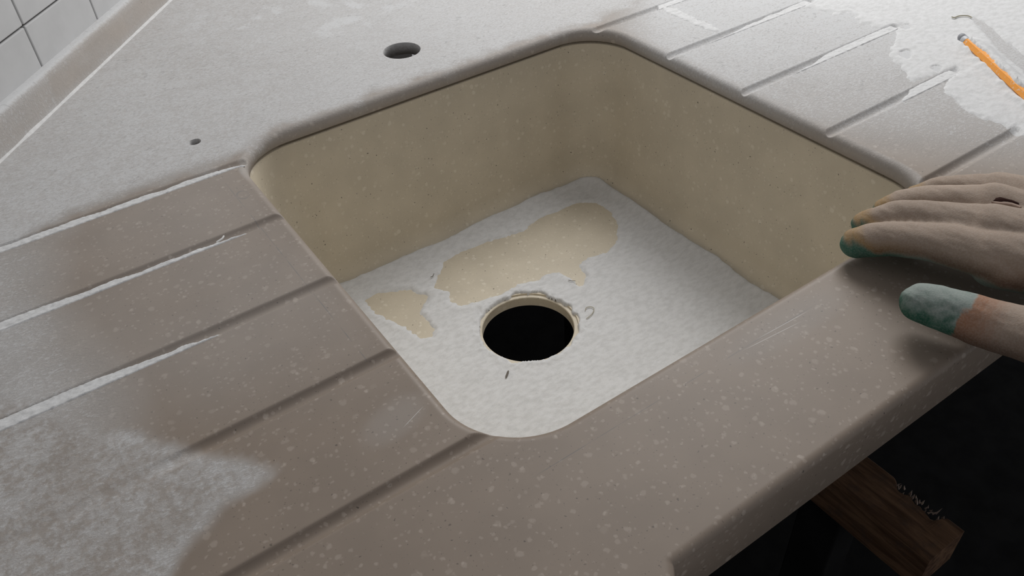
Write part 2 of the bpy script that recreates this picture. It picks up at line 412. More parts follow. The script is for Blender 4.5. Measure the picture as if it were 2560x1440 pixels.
# ------------------------------------------------------------------ worktop
def build_worktop():
    gy = [(c - 0.0068, c + 0.0068, 0.0008) for c in L_GROOVES + R_GROOVES]
    ys = march(-0.80, 1.60, gy + [(0.135, 0.15, 0.0015), (0.226, 0.30, 0.0015), (0.575, 0.66, 0.0015), (0.668, 0.685, 0.0008), (0.695, 0.742, 0.0012),
               (0.10, 0.76, 0.0042), (0.76, 1.25, 0.006)], 0.035)
    xs = march(-0.75, 1.45, [(0.118, 0.185, 0.0014), (0.465, 0.54, 0.0014), (0.313, 0.360, 0.0012), (0.100, 0.118, 0.0008),
               (-0.17, 0.92, 0.0045)], 0.035)
    X, Y = np.meshgrid(xs, ys)
    good = np.ones(X.shape, bool); fixes = []
    for fn, dmin in ((sd_rrect, RO + 0.003), (lambda a, b: sd_circle(a, b, FAU, FAU_R), 0.0), (lambda a, b: sd_circle(a, b, TAP, TAP_R), 0.0), (sd_front, 0.0058)):
        sd, gx, gyv = fn(X, Y); bad = sd < dmin
        good &= ~bad; fixes.append((bad, (dmin - sd) * gx, (dmin - sd) * gyv))
    behind = (X * WN[0] + Y * WN[1]) < WOFF - 0.006
    nb = np.zeros_like(good)
    pad = np.pad(good, 1)
    for dy in (0, 1, 2):
        for dx in (0, 1, 2): nb |= pad[dy:dy + good.shape[0], dx:dx + good.shape[1]]
    for bad, ox, oy in fixes:
        m = bad & nb
        X = np.where(m, X + ox, X); Y = np.where(m, Y + oy, Y)
    cell = (good[:-1, :-1] | good[1:, :-1] | good[:-1, 1:] | good[1:, 1:])
    cell &= ~(behind[:-1, :-1] & behind[1:, 1:] & behind[:-1, 1:] & behind[1:, :-1])
    idx = np.arange(X.size).reshape(X.shape)
    Q = np.stack([idx[:-1, :-1][cell], idx[:-1, 1:][cell], idx[1:, 1:][cell], idx[1:, :-1][cell]], 1)
    used = np.unique(Q); remap = np.full(X.size, -1); remap[used] = np.arange(len(used))
    Q = remap[Q]
    x = X.ravel()[used]; y = Y.ravel()[used]
    V = [np.stack([x, y, groove_z(x, y)], 1)]; FC = [Q]; off = len(x)
    # rounded edge of the cut-out
    loop, nrm = rr_loop(420, 90)
    ds = [RO + 0.003, RO + 0.0012] + [RO * (1 - math.cos(a)) for a in np.linspace(math.pi / 2, 0, 13)]
    rings = []
    for d in ds:
        p = loop + nrm * d
        zr = -(RO - math.sqrt(max(RO ** 2 - (RO - min(d, RO)) ** 2, 0)))
        rings.append(np.c_[p, np.minimum(groove_z(p[:, 0], p[:, 1]), zr)])
    rings.append(np.c_[loop, np.full(len(loop), -THICK)])
    rings.append(np.c_[loop + nrm * 0.0005, np.full(len(loop), -THICK - 0.0003)])
    rings.append(np.c_[loop + nrm * 0.035, np.full(len(loop), -THICK - 0.0003)])
    v, f = strip(rings, True, off); V.append(v); FC.append(f[:, ::-1]); off += len(v)
    # tap hole and the small drilled hole
    for c, r, dep in ((FAU, FAU_R, 0.0125), (TAP, TAP_R, 0.0125)):
        a = np.linspace(0, 2 * math.pi, 97)[:-1]
        rg = [np.c_[c[0] + np.cos(a) * (r + e), c[1] + np.sin(a) * (r + e), np.full(96, z)] for e, z in ((0.0, 0.0), (-0.0003, -0.0006), (-0.0003, -dep), (0.02, -dep))]
        v, f = strip(rg, True, off); V.append(v); FC.append(f[:, ::-1]); off += len(v)
    # front edge: straight run, the turn, slanting run
    th = np.linspace(math.pi / 2, math.atan2(DIAG_N[1], DIAG_N[0]), 12)
    base = [(1.45, YF, 0, 1), (1.0, YF, 0, 1), (0.7, YF, 0, 1), (0.45, YF, 0, 1), (0.25, YF, 0, 1)]
    base += [(A_PT[0], A_PT[1], math.cos(t), math.sin(t)) for t in th]
    for s in (0.02, 0.1, 0.4, 1.0): q = A_PT - WD * s; base.append((q[0], q[1], DIAG_N[0], DIAG_N[1]))
    base = np.array(base); RF = 0.005
    prof = [(0.0058, 0.0)] + [(RF * (1 - math.sin(t)), -RF * (1 - math.cos(t))) for t in np.linspace(0, math.pi / 2, 8)]
    prof += [(0.0, -0.0385), (0.0008, -0.0395), (0.05, -0.0395)]
    rg = [np.c_[base[:, :2] + base[:, 2:] * d, np.full(len(base), z)] for d, z in prof]
    v, f = strip(rg, False, off); V.append(v); FC.append(f); off += len(v)
    V = np.concatenate(V); FC = np.concatenate(FC)
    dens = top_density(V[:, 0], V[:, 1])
    dens[V[:, 2] < -0.0115] *= 0.6
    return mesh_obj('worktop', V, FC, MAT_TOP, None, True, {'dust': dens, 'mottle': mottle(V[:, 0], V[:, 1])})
def rr_loop(ns, nc, x0=HX0, x1=HX1, y0=HY0, y1=HY1, r=HR):
    pts, nr = [], []
    cs = [(x1 - r, y0 + r, -math.pi / 2), (x1 - r, y1 - r, 0), (x0 + r, y1 - r, math.pi / 2), (x0 + r, y0 + r, math.pi)]
    for k, (cx, cy, a0) in enumerate(cs):
        for i in range(nc):
            a = a0 + math.pi / 2 * i / nc
            pts.append((cx + r * math.cos(a), cy + r * math.sin(a))); nr.append((math.cos(a), math.sin(a)))
        a = a0 + math.pi / 2
        p0 = (cx + r * math.cos(a), cy + r * math.sin(a))
        nx = cs[(k + 1) % 4]; p1 = (nx[0] + r * math.cos(nx[2]), nx[1] + r * math.sin(nx[2]))
        for i in range(ns):
            f = i / ns
            pts.append((p0[0] + (p1[0] - p0[0]) * f, p0[1] + (p1[1] - p0[1]) * f)); nr.append((math.cos(a), math.sin(a)))
    return np.array(pts), np.array(nr)
def strip(rings, closed, off=0):
    n = len(rings[0]); V = np.concatenate(rings)
    i = np.arange(n if closed else n - 1); j = (i + 1) % n
    F = []
    for k in range(len(rings) - 1):
        F.append(np.stack([k * n + i, k * n + j, (k + 1) * n + j, (k + 1) * n + i], 1))
    return V, np.concatenate(F) + off
worktop = build_worktop()
tag(worktop, 'beige speckled stone worktop with drainer grooves and a square sink cut-out', 'worktop')

# ------------------------------------------------------------------ sink bowl
SINK_Z = -0.170
DRAIN, DRAIN_R = (0.3007, 0.4610), 0.0425
def inset_loop(d, ns=30, nc=20):
    return rr_loop(ns, nc, HX0 + d, HX1 - d, HY0 + d, HY1 - d, max(HR - d * 0.35, 0.02))[0]
TAPER, FIL = 0.013, 0.024
def sink_floor_z(dist):
    """height of the bare bowl above its floor at plan distance dist in from the cut-out edge"""
    t = np.clip((TAPER + FIL - dist) / FIL, 0, 1)
    return FIL * (1 - np.sqrt(np.clip(1 - t * t, 0, 1)))
def build_sink():
    rings = []
    def ring(loop, z): rings.append(np.c_[loop, np.full(len(loop), z)])
    ring(inset_loop(-0.030), -THICK - 0.0032)
    ring(inset_loop(-0.0020), -THICK - 0.0032)
    ring(inset_loop(-0.0013), -THICK - 0.0038)
    for f in np.linspace(0.03, 1, 7): ring(inset_loop(-0.001 + (TAPER + 0.001) * f), -THICK - 0.004 + (SINK_Z + FIL + THICK + 0.004) * f)
    for a in np.linspace(0.15, math.pi / 2, 9):
        ring(inset_loop(TAPER + FIL * (1 - math.cos(a))), SINK_Z + FIL * (1 - math.sin(a)))
    lp = inset_loop(TAPER + FIL)
    ang = np.arctan2(lp[:, 1] - DRAIN[1], lp[:, 0] - DRAIN[0])
    circ = lambda r: np.c_[DRAIN[0] + r * np.cos(ang), DRAIN[1] + r * np.sin(ang)]
    for f in np.linspace(0, 1, 8)[1:]: ring(lp * (1 - f) + circ(DRAIN_R + 0.0042) * f, SINK_Z)
    ring(circ(DRAIN_R + 0.0040), SINK_Z - 0.0014)
    ring(circ(DRAIN_R + 0.0006), SINK_Z - 0.0016)
    ring(circ(DRAIN_R), SINK_Z - 0.0022)
    ring(circ(DRAIN_R), SINK_Z - 0.0115)
    ring(circ(DRAIN_R + 0.01), SINK_Z - 0.012)
    ring(inset_loop(0.02), SINK_Z - 0.012)
    ring(inset_loop(-0.010), SINK_Z + 0.02)
    ring(inset_loop(-0.012), -THICK - 0.012)
    ring(inset_loop(-0.030), -THICK - 0.012)
    ring(inset_loop(-0.030), -THICK - 0.0032)
    V, Fc = strip(rings, True)
    o = mesh_obj('sink_bowl', V, Fc, MAT_SINK)
    for e in o.data.edges: pass
    o.data.set_sharp_from_angle(angle=math.radians(38))
    return o
sink = build_sink()
tag(sink, 'square beige stone sink bowl with round drain hole, set under the worktop', 'sink')

# ------------------------------------------------------------------ dust lying in the bowl
BARE_A = [(1113,657),(1152,633),(1222,606),(1310,580),(1348,548),(1398,529),(1443,508),(1489,510),(1524,531),(1542,566),(1538,605),(1517,629),(1468,643),(1443,661),(1461,693),(1450,712),(1426,693),(1398,677),(1366,682),(1348,696),(1292,710),(1250,735),(1187,752),(1155,763),(1130,752),(1127,728),(1088,717),(1095,700),(1109,675)]
BARE_B = [(916,752),(944,736),(990,731),(1025,728),(1039,738),(1067,742),(1050,766),(1043,784),(1067,805),(1081,823),(1078,840),(1053,844),(1018,816),(976,798),(941,780)]
def build_sink_dust():
    st = 0.0013
    xs = np.arange(HX0 + 0.004, HX1 - 0.004, st); ys = np.arange(HY0 + 0.004, HY1 - 0.004, st)
    X, Y = np.meshgrid(xs, ys)
    cx, cy = (HX0 + HX1) / 2, (HY0 + HY1) / 2
    sd, _, _ = sd_rrect(X, Y); dist = -sd
    n1 = fbm(X, Y, 55, 4, 31); n2 = fbm(X, Y, 260, 3, 41); n3 = fbm(X, Y, 14, 2, 51)
    bz = sink_floor_z(dist)
    h = 0.0007 + 0.0008 * n1 + 0.0005 * n2 + 0.0005 * n3
    # drift against the walls, uneven upper line
    wob = 0.006 * (fbm(X, Y, 26, 3, 61) - 0.5)
    lim = TAPER + FIL - 0.011 + wob
    drift = 0.0045 * sstep(lim + 0.030, lim, dist)
    h = h + drift
    top = h * sstep(lim - 0.010, lim + 0.004, dist) - 0.02 * sstep(lim, lim - 0.004, dist)
    for poly in (BARE_A, BARE_B):
        g = ground(poly, SINK_Z)
        s = poly_sd(X, Y, g) + 0.0012 + (n2 - 0.5) * 0.005 + (n1 - 0.5) * 0.003
        top = top - 0.0034 * sstep(-0.0050, 0.0050, s) - drift * sstep(-0.010, 0.004, s)
        top = top + 0.0003 * sstep(0.006, 0.0, np.abs(s + 0.006)) * (s < 0)
    dd = np.sqrt((X - DRAIN[0]) ** 2 + (Y - DRAIN[1]) ** 2)
    ang = np.arctan2(Y - DRAIN[1], X - DRAIN[0])
    # the edge of the drain is knocked clean in places
    an = fbm(np.cos(ang) * 1.0 + 3, np.sin(ang) * 1.0 + 5, 3.2, 4, 71)
    edge = DRAIN_R + 0.0018 + 0.0060 * np.clip(an - 0.40, 0, 1) * 2 + 0.0022 * (n2 - 0.5)
    top = top - 0.006 * sstep(edge + 0.0012, edge - 0.0008, dd)
    top = top + 0.0006 * np.exp(-((dd - edge - 0.004) / 0.004) ** 2) * (n2 > 0.45)
    Z = SINK_Z + bz + top
    hid = (top < -0.0012) | (dd < DRAIN_R + 0.0008)
    cell = ~(hid[:-1, :-1] & hid[1:, :-1] & hid[:-1, 1:] & hid[1:, 1:])
    inner = dd < DRAIN_R + 0.0008
    cell &= ~(inner[:-1, :-1] | inner[1:, :-1] | inner[:-1, 1:] | inner[1:, 1:])
    idx = np.arange(X.size).reshape(X.shape)
    Q = np.stack([idx[:-1, :-1][cell], idx[:-1, 1:][cell], idx[1:, 1:][cell], idx[1:, :-1][cell]], 1)
    used = np.unique(Q); rm = np.full(X.size, -1); rm[used] = np.arange(len(used))
    V = np.stack([X.ravel()[used], Y.ravel()[used], Z.ravel()[used]], 1)
    o = mesh_obj('sanding_dust', V, rm[Q], MAT_DUST)
    return tag(o, 'white sanding dust covering the sink floor around the drain hole', 'dust', kind='stuff')
build_sink_dust()

# ------------------------------------------------------------------ dust drifts on the worktop (right) and in the grooves
PEN_A = P(2404, 92, 0.004); PEN_B = P(2560, 236, 0.004)
PEN_D = (PEN_B - PEN_A)[:2]; PEN_D = PEN_D / np.linalg.norm(PEN_D)
PEN_N = np.array([-PEN_D[1], PEN_D[0]])          # points to the far, right-hand side of the pencil
if (PEN_N @ np.array([1.0, 0.6])) < 0: PEN_N = -PEN_N
def build_drift():
    xs = np.arange(0.60, 1.30, 0.0018); ys = np.arange(0.14, 0.90, 0.0018)
    X, Y = np.meshgrid(xs, ys)
    u, v = UV(X, Y)
    n1 = fbm(X, Y, 45, 4, 81); n2 = fbm(X, Y, 230, 3, 91); n3 = fbm(X, Y, 110, 2, 95)
    sd = poly_sd(u, v, RIGHT) + (n1 - 0.5) * 30 + (n2 - 0.5) * 12
    h = 0.0003 + 0.0008 * n1 + 0.0005 * n2 - 0.0026 * sstep(6, -14, sd)
    for cx_, cy_, rx, ry in ((2264, 136, 15, 10), (2341, 172, 11, 7), (2262, 68, 14, 8)):
        q = ((u - cx_) / rx) ** 2 + ((v - cy_) / ry) ** 2 + (n2 - 0.5) * 1.2
        h = h - 0.0022 * sstep(1.3, 0.7, q)
    wd = poly_sd(u, v, WEDGE) + (n3 - 0.5) * 10
    h = h - 0.0030 * sstep(-8, 4, wd)
    rx, ry = X - PEN_A[0], Y - PEN_A[1]
    s = rx * PEN_D[0] + ry * PEN_D[1]; q = rx * PEN_N[0] + ry * PEN_N[1]
    on = sstep(-0.010, 0.020, s)
    edge = 0.0004 + 0.0040 * (fbm(s, s * 0 + 3.0, 70, 3, 33) - 0.5)
    crest = 0.0092 * sstep(edge - 0.0022, edge + 0.0016, q)
    far = sstep(0.0230 + 0.004 * (n1 - 0.5), 0.0035, q)
    h = h + on * crest * far * (wd < 14) * (0.9 + 0.25 * (n3 - 0.5))
    h = h + 0.0034 * on * sstep(-0.012, -0.0040, q) * (q < 0.001) * (0.1 + 1.4 * n3)
    gz = groove_z(X, Y)
    base = np.where(sd > 10, np.maximum(gz, -0.0004), gz)
    Z = base + h
    hid = (Z < gz - 0.0006)
    cell = ~(hid[:-1, :-1] & hid[1:, :-1] & hid[:-1, 1:] & hid[1:, 1:])
    idx = np.arange(X.size).reshape(X.shape)
    Q = np.stack([idx[:-1, :-1][cell], idx[:-1, 1:][cell], idx[1:, 1:][cell], idx[1:, :-1][cell]], 1)
    used = np.unique(Q); rm = np.full(X.size, -1); rm[used] = np.arange(len(used))
    V = np.stack([X.ravel()[used], Y.ravel()[used], Z.ravel()[used]], 1)
    o = mesh_obj('sanding_dust', V, rm[Q], MAT_DUST)
    return tag(o, 'deep white dust drifted over the right end of the worktop around the pencil', 'dust', kind='stuff')
build_drift()
def build_smear():
    g = np.array(ground(SMEAR)); lo = g.min(0) - 0.006; hi = g.max(0) + 0.006
    X, Y = np.meshgrid(np.arange(lo[0], hi[0], 0.0011), np.arange(lo[1], hi[1], 0.0011))
    n1 = fbm(X, Y, 90, 4, 44); n2 = fbm(X, Y, 420, 3, 47)
    sd = poly_sd(X, Y, [tuple(q) for q in g]) + (n1 - 0.5) * 0.006 + (n2 - 0.5) * 0.004
    Z = 0.0007 * n1 + 0.0005 * n2 - 0.0014 * sstep(0.0022, -0.0028, sd)
    cell = np.maximum.reduce([Z[:-1, :-1], Z[1:, :-1], Z[:-1, 1:], Z[1:, 1:]]) > -0.0004
    idx = np.arange(X.size).reshape(X.shape)
    Q = np.stack([idx[:-1, :-1][cell], idx[:-1, 1:][cell], idx[1:, 1:][cell], idx[1:, :-1][cell]], 1)
    used = np.unique(Q); rm = np.full(X.size, -1); rm[used] = np.arange(len(used))
    V = np.stack([X.ravel()[used], Y.ravel()[used], Z.ravel()[used]], 1)
    o = mesh_obj('dust_smear', V, rm[Q], MAT_DUST)
    return tag(o, 'short white streak of dust across the rearmost right drainer panel', 'dust', kind='stuff')
build_smear()
def groove_dust(yc, keys, label, seed):
    """keys: (x, fill 0..1) along the groove; dust lies against the near side of the groove"""
    kx = [k[0] for k in keys]; kf = [k[1] for k in keys]
    xs = np.arange(kx[0], kx[-1], 0.0011); ys = np.arange(-G_HW - 0.0016, G_HW + 0.0016, 0.0007)
    X, D = np.meshgrid(xs, ys); Y = D + yc
    fill = np.interp(X, kx, kf)
    e = fbm(X, X * 0 + seed, 60, 4, seed); e2 = fbm(X, Y, 300, 3, seed + 7); e3 = fbm(X, Y, 600, 2, seed + 17)
    fe = fill + (e - 0.5) * 0.40 * sstep(0.0, 0.12, fill) * sstep(1.0, 0.7, fill)
    yb = -G_HW - 0.0004 + fe * (2 * G_HW + 0.001)            # far limit of the dust on the groove section
    lvl = 0.0006 - 0.0010 * (D + G_HW) / (2 * G_HW) + 0.0009 * (e2 - 0.5) + 0.0006 * (e3 - 0.5)
    lvl = lvl - 0.0050 * sstep(yb - 0.0010, yb + 0.0012, D + 0.0012 * (e2 - 0.5))
    lvl = lvl - 0.003 * sstep(-G_HW - 0.0002, -G_HW - 0.0012, D + 0.0009 * (e2 - 0.5))
    gz = groove_z(X, Y)
    hid = (lvl < gz - 0.0003) | (fill < 0.01)
    cell = ~(hid[:-1, :-1] & hid[1:, :-1] & hid[:-1, 1:] & hid[1:, 1:])
    idx = np.arange(X.size).reshape(X.shape)
    Q = np.stack([idx[:-1, :-1][cell], idx[:-1, 1:][cell], idx[1:, 1:][cell], idx[1:, :-1][cell]], 1)
    used = np.unique(Q); rm = np.full(X.size, -1); rm[used] = np.arange(len(used))
    V = np.stack([X.ravel()[used], Y.ravel()[used], np.maximum(lvl, gz - 0.0008).ravel()[used]], 1)
    o = mesh_obj('groove_dust', V, rm[Q], MAT_DUST)
    return tag(o, label, 'dust', kind='stuff')
def gx(px, py): return P(px, py)[0]
groove_dust(L_GROOVES[0], [(gx(-300, 730), 0.9), (gx(60, 600), 0.8), (gx(200, 552), 0.75), (gx(400, 480), 0.7), (gx(520, 445), 0.62), (gx(575, 420), 0.35), (gx(610, 405), 0.0)],
            'white dust lying in the rearmost left drainer groove, nearest the small drilled hole', 3)
groove_dust(L_GROOVES[1], [(gx(-60, 830), 1.0), (gx(60, 785), 0.9), (gx(250, 715), 0.66), (gx(400, 655), 0.5), (gx(470, 625), 0.55), (gx(520, 605), 0.38), (gx(575, 590), 0.24), (gx(640, 565), 0.0)],
            'white dust lying in the second left drainer groove counted from the tiled wall', 5)
groove_dust(L_GROOVES[2], [(gx(-200, 1130), 1.0), (gx(100, 1010), 0.95), (gx(225, 955), 0.85), (gx(300, 925), 0.66), (gx(420, 865), 0.4), (gx(450, 850), 0.42), (gx(500, 835), 0.14), (gx(560, 815), 0.0)],
            'white dust lying in the middle left drainer groove', 8)
groove_dust(R_GROOVES[0], [(gx(1634, 20), 0.0), (gx(1650, 15), 0.9), (gx(1720, -10), 1.0), (gx(1800, -40), 1.0)],
            'white dust filling the rearmost right drainer groove at the top of the photo', 11)
groove_dust(R_GROOVES[1], [(gx(1730, 128), 0.0), (gx(1790, 100), 0.22), (gx(1850, 70), 0.45), (gx(1930, 35), 0.75), (gx(2010, 0), 1.0)],
            'white dust lying in the second right drainer groove counted from the back', 13)
groove_dust(R_GROOVES[2], [(gx(1950, 190), 0.0), (gx(2020, 155), 0.35), (gx(2060, 135), 0.85), (gx(2200, 75), 1.0), (gx(2226, 64), 0.9)],
            'white dust filling the middle right drainer groove up to its end', 17)
groove_dust(R_GROOVES[3], [(gx(2240, 250), 0.0), (gx(2256, 240), 0.4), (gx(2280, 225), 0.95), (gx(2388, 180), 1.0)],
            'white dust filling the outer half of the fourth right drainer groove from the back', 19)

# ------------------------------------------------------------------ tiled wall, upstand
def wall_xf():
    return Matrix(((WD[0], WN[0], 0, W0[0]), (WD[1], WN[1], 0, W0[1]), (0, 0, 1, 0), (0, 0, 0, 1)))
WX = wall_xf()                               # local x along the wall, y into the room, z up
UP_T, UP_H = 0.010, 0.0335
wall = bevel_box('wall_left', (-0.9, -0.13, -0.9), (1.5, -UP_T - 0.0035, 0.75), MAT_GROUT, None, 0.001, 1, WX)
tag(wall, 'white tiled wall behind the upstand', kind='structure')
TW, GAP = 0.1078, 0.0016
tile_me = None
S0, Z0 = 0.1118, 0.0718                      # a joint crossing
for r in range(-1, 5):
    for c in range(-7, 12):
        x0 = S0 + c * TW; z0 = Z0 + r * TW
        if r == -1:
            o = bevel_box('tile', (0, -0.0032, 0), (TW - GAP, 0.0012, 0.0455), MAT_TILE, None, 0.0011, 2) if c == -7 else None
            if o: low_me = o.data
            zz = Z0 - GAP - 0.0455 + GAP
        else:
            o = None
            if tile_me is None:
                o = bevel_box('tile', (0, -0.0032, 0), (TW - GAP, 0.0012, TW - GAP), MAT_TILE, None, 0.0011, 2); tile_me = o.data
            zz = z0 + GAP
        if o is None:
            o = bpy.data.objects.new('tile', low_me if r == -1 else tile_me); col.objects.link(o)
        o.parent = wall
        o.matrix_world = WX @ Matrix.Translation((x0 + GAP / 2, -UP_T - 0.0004, zz))
        o.matrix_parent_inverse = Matrix.Identity(4)
def build_upstand():
    xs = np.arange(-0.6, 1.3, 0.006)
    prof = [(-UP_T, 0.0), (-UP_T, UP_H), (-0.0035, UP_H), (-0.0017, UP_H - 0.0006), (-0.0005, UP_H - 0.0018), (0, UP_H - 0.0038), (0, 0.024), (0, 0.016), (0, 0.009), (0, 0.0)]
    V = []; dens = []
    for x in xs:
        for k, (y, z) in enumerate(prof):
            w = WX @ Vector((x, y, z)); V.append(tuple(w))
            nz = float(fbm(np.array([x]), np.array([z * 2]), 30, 3, 5)[0])
            d = {1: 0.95, 2: 0.95, 3: 0.85, 4: 0.6, 5: 0.42}.get(k, 0.30)
            if k == 9: d = 0.5
            dens.append(d + 0.25 * (nz - 0.5) + 0.10 * (x < 0.1))
    n = len(prof); Fc = []
    for i in range(len(xs) - 1):
        for k in range(n - 1):
            Fc.append((i * n + k, (i + 1) * n + k, (i + 1) * n + k + 1, i * n + k + 1))
    o = mesh_obj('upstand', V, np.array(Fc), MAT_UP, None, True, {'dust': np.array(dens)})
    o.data.set_sharp_from_angle(angle=math.radians(50))
    # dusty bead along its foot
    rg = []
    xs2 = np.arange(-0.6, 1.3, 0.004)
    nz = fbm(xs2, xs2 * 0 + 2.0, 40, 4, 77)
    for yy, zz in ((-0.0003, 0.0026), (0.0007, 0.0021), (0.0016, 0.0012), (0.0026, 0.0)):
        k = 0.35 + 0.8 * nz
        rg.append(np.array([tuple(WX @ Vector((x, yy * q, max(zz * q, 0.0) - 0.0001))) for x, q in zip(xs2, k)]))
    v, f = strip(rg, False)
    mesh_obj('sealant_bead', v, f[:, ::-1], MAT_BEAD, o)
    return tag(o, 'low beige stone upstand with dusty top edge along the tiled wall', 'upstand')
build_upstand()

# ------------------------------------------------------------------ under the worktop
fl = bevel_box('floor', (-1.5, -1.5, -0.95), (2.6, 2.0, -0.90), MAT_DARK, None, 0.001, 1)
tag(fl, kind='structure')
def wood_material():
    t = NT('rough_timber'); co = t.coord()
    mp = t.n('ShaderNodeMapping', Vector=co); mp.inputs['Scale'].default_value = (9.0, 1.0, 9.0)
    n = t.noise(14, 6, 0.65, mp.outputs[0], 0.6); n2 = t.noise(60, 4, 0.6, co)
    c = t.mix(t.ss(n, 0.35, 0.65), (0.06, 0.03, 0.016), (0.15, 0.085, 0.048))
    c = t.mix(t.math('MULTIPLY', t.ss(n2, 0.52, 0.7), 0.6), c, (0.06, 0.04, 0.03))
    return t.out(c, 0.85, 0.2, t.bump(n, 0.5, 0.002))
MAT_WOOD = wood_material()
def build_frame():
    root = empty('timber_frame', (0.475, 0.17, -0.90))
    inv = Matrix.Translation((-0.475, -0.17, 0.90))
    z1 = -0.262; x0, x1 = 0.4515, 0.4985; y0, y1 = 0.122, 0.62
    # rail with a chipped far edge near its end
    ys = np.r_[np.arange(y0, 0.26, 0.0022), np.linspace(0.262, y1, 20)]
    n = len(ys); nz = fbm(ys, ys * 0 + 1.5, 130, 4, 15); nz2 = fbm(ys, ys * 0 + 4.5, 90, 4, 25)
    chip = sstep(0.136, 0.146, ys) * sstep(0.190, 0.178, ys) * (0.003 + 0.009 * nz)
    notch = 0.004 * np.exp(-((ys - 0.143) / 0.003) ** 2)
    rg = [np.c_[np.full(n, x0), ys, np.full(n, z1 - 0.044)], np.c_[np.full(n, x0), ys, np.full(n, z1 - 0.002)], np.c_[np.full(n, x0 + 0.002), ys, np.full(n, z1)],
          np.c_[np.full(n, x0 + 0.02), ys, z1 + 0.0006 * (nz2 - 0.5)],
          np.c_[x1 - 0.002 - chip - notch, ys, z1 - chip * 0.15], np.c_[x1 - 0.6 * chip, ys, z1 - 0.002 - chip * 0.9], np.c_[np.full(n, x1), ys, np.full(n, z1 - 0.044)]]
    v, f = strip(rg, False); m = len(rg)
    f = [tuple(q[::-1]) for q in f]
    f.append(tuple(k * n for k in range(m))); f.append(tuple(k * n + n - 1 for k in range(m))[::-1])
    rail = mesh_obj('rail', v, f, MAT_WOOD, root, False); rail.matrix_parent_inverse = inv
    bm = bmesh.new(); rnd = random.Random(3)
    for k in range(26):                                  # torn fibres along the chip
        y = rnd.uniform(0.138, 0.188); x = x1 - rnd.uniform(0.001, 0.010); L = rnd.uniform(0.003, 0.008); w = rnd.uniform(0.0005, 0.0013)
        dx, dz = rnd.uniform(-0.3, 0.6), rnd.uniform(0.1, 0.7)
        b = [bm.verts.new((x - w, y, z1 - 0.005)), bm.verts.new((x + w, y, z1 - 0.005)), bm.verts.new((x, y + 2 * w, z1 - 0.005)), bm.verts.new((x + dx * L, y + rnd.uniform(-.5, .5) * L, z1 - 0.001 + dz * L * 0.6))]
        for q in ((0, 1, 3), (1, 2, 3), (2, 0, 3), (0, 2, 1)): bm.faces.new([b[i] for i in q])
    me = bpy.data.meshes.new('splinters'); bm.to_mesh(me); bm.free()
    me.materials.append(simple('pale_splinter', (0.36, 0.29, 0.25), 0.9, 0.1))
    sp = bpy.data.objects.new('splinters', me); col.objects.link(sp); sp.parent = rail; sp['kind'] = 'stuff'
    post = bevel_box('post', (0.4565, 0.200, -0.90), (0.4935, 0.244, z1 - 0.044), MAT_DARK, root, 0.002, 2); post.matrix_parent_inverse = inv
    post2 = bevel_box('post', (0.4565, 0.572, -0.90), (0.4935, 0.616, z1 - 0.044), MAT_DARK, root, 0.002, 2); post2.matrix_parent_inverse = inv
    return tag(root, 'rough timber rail with splintered edge in the dark under the worktop', 'timber frame')
build_frame()

# ------------------------------------------------------------------ pencil
def build_pencil():
    root = empty('pencil', (PEN_A[0], PEN_A[1], 0.0))
    L = 0.150; r = 0.0042
    d = Vector((PEN_D[0], PEN_D[1], 0)); s = Vector((PEN_N[0], PEN_N[1], 0)); up = Vector((0, 0, 1))
    o0 = Vector((0, 0, r * 0.9))
    def sec(t, rad, n=6, ph=0.0, dz=0.0): return np.array([tuple(o0 + d * t + s * (rad * math.cos(ph + 2 * math.pi * k / n)) + up * (rad * math.sin(ph + 2 * math.pi * k / n) + dz)) for k in range(n)])
    def tube(name, secs, mat, sm):
        v, f = strip(secs, True); n = len(secs[0]); f = [tuple(q) for q in f]
        f.append(tuple(range(n))[::-1]); f.append(tuple(len(v) - n + k for k in range(n)))
        return mesh_obj(name, v, f, mat, root, sm)
    t = NT('orange_paint'); co = t.coord(); n = t.noise(400, 4, 0.6, co)
    mo = t.out(t.mix(t.ss(n, 0.55, 0.75), (0.92, 0.37, 0.06), (0.75, 0.68, 0.60)), 0.5, 0.4)
    tube('shaft', [sec(0.0112, r * 0.9), sec(0.012, r), sec(0.035, r), sec(0.08, r), sec(L, r), sec(L + 0.018, 0.0012)], mo, False)
    tube('ferrule', [sec(0.0055, r * 0.93, 16), sec(0.006, r * 0.97, 16), sec(0.008, r * 0.93, 16), sec(0.0112, r * 0.97, 16), sec(0.0118, r * 0.9, 16)], simple('dull_metal', (0.50, 0.51, 0.53), 0.45, 0.5), True)
    tube('eraser', [sec(-0.0022, r * 0.45, 16), sec(-0.0014, r * 0.75, 16), sec(0.0, r * 0.88, 16), sec(0.0058, r * 0.9, 16)], simple('grey_rubber', (0.33, 0.335, 0.35), 0.9, 0.2, 600, 0.2), True)
    return tag(root, 'orange pencil with grey end half buried in white dust', 'pencil')
build_pencil()

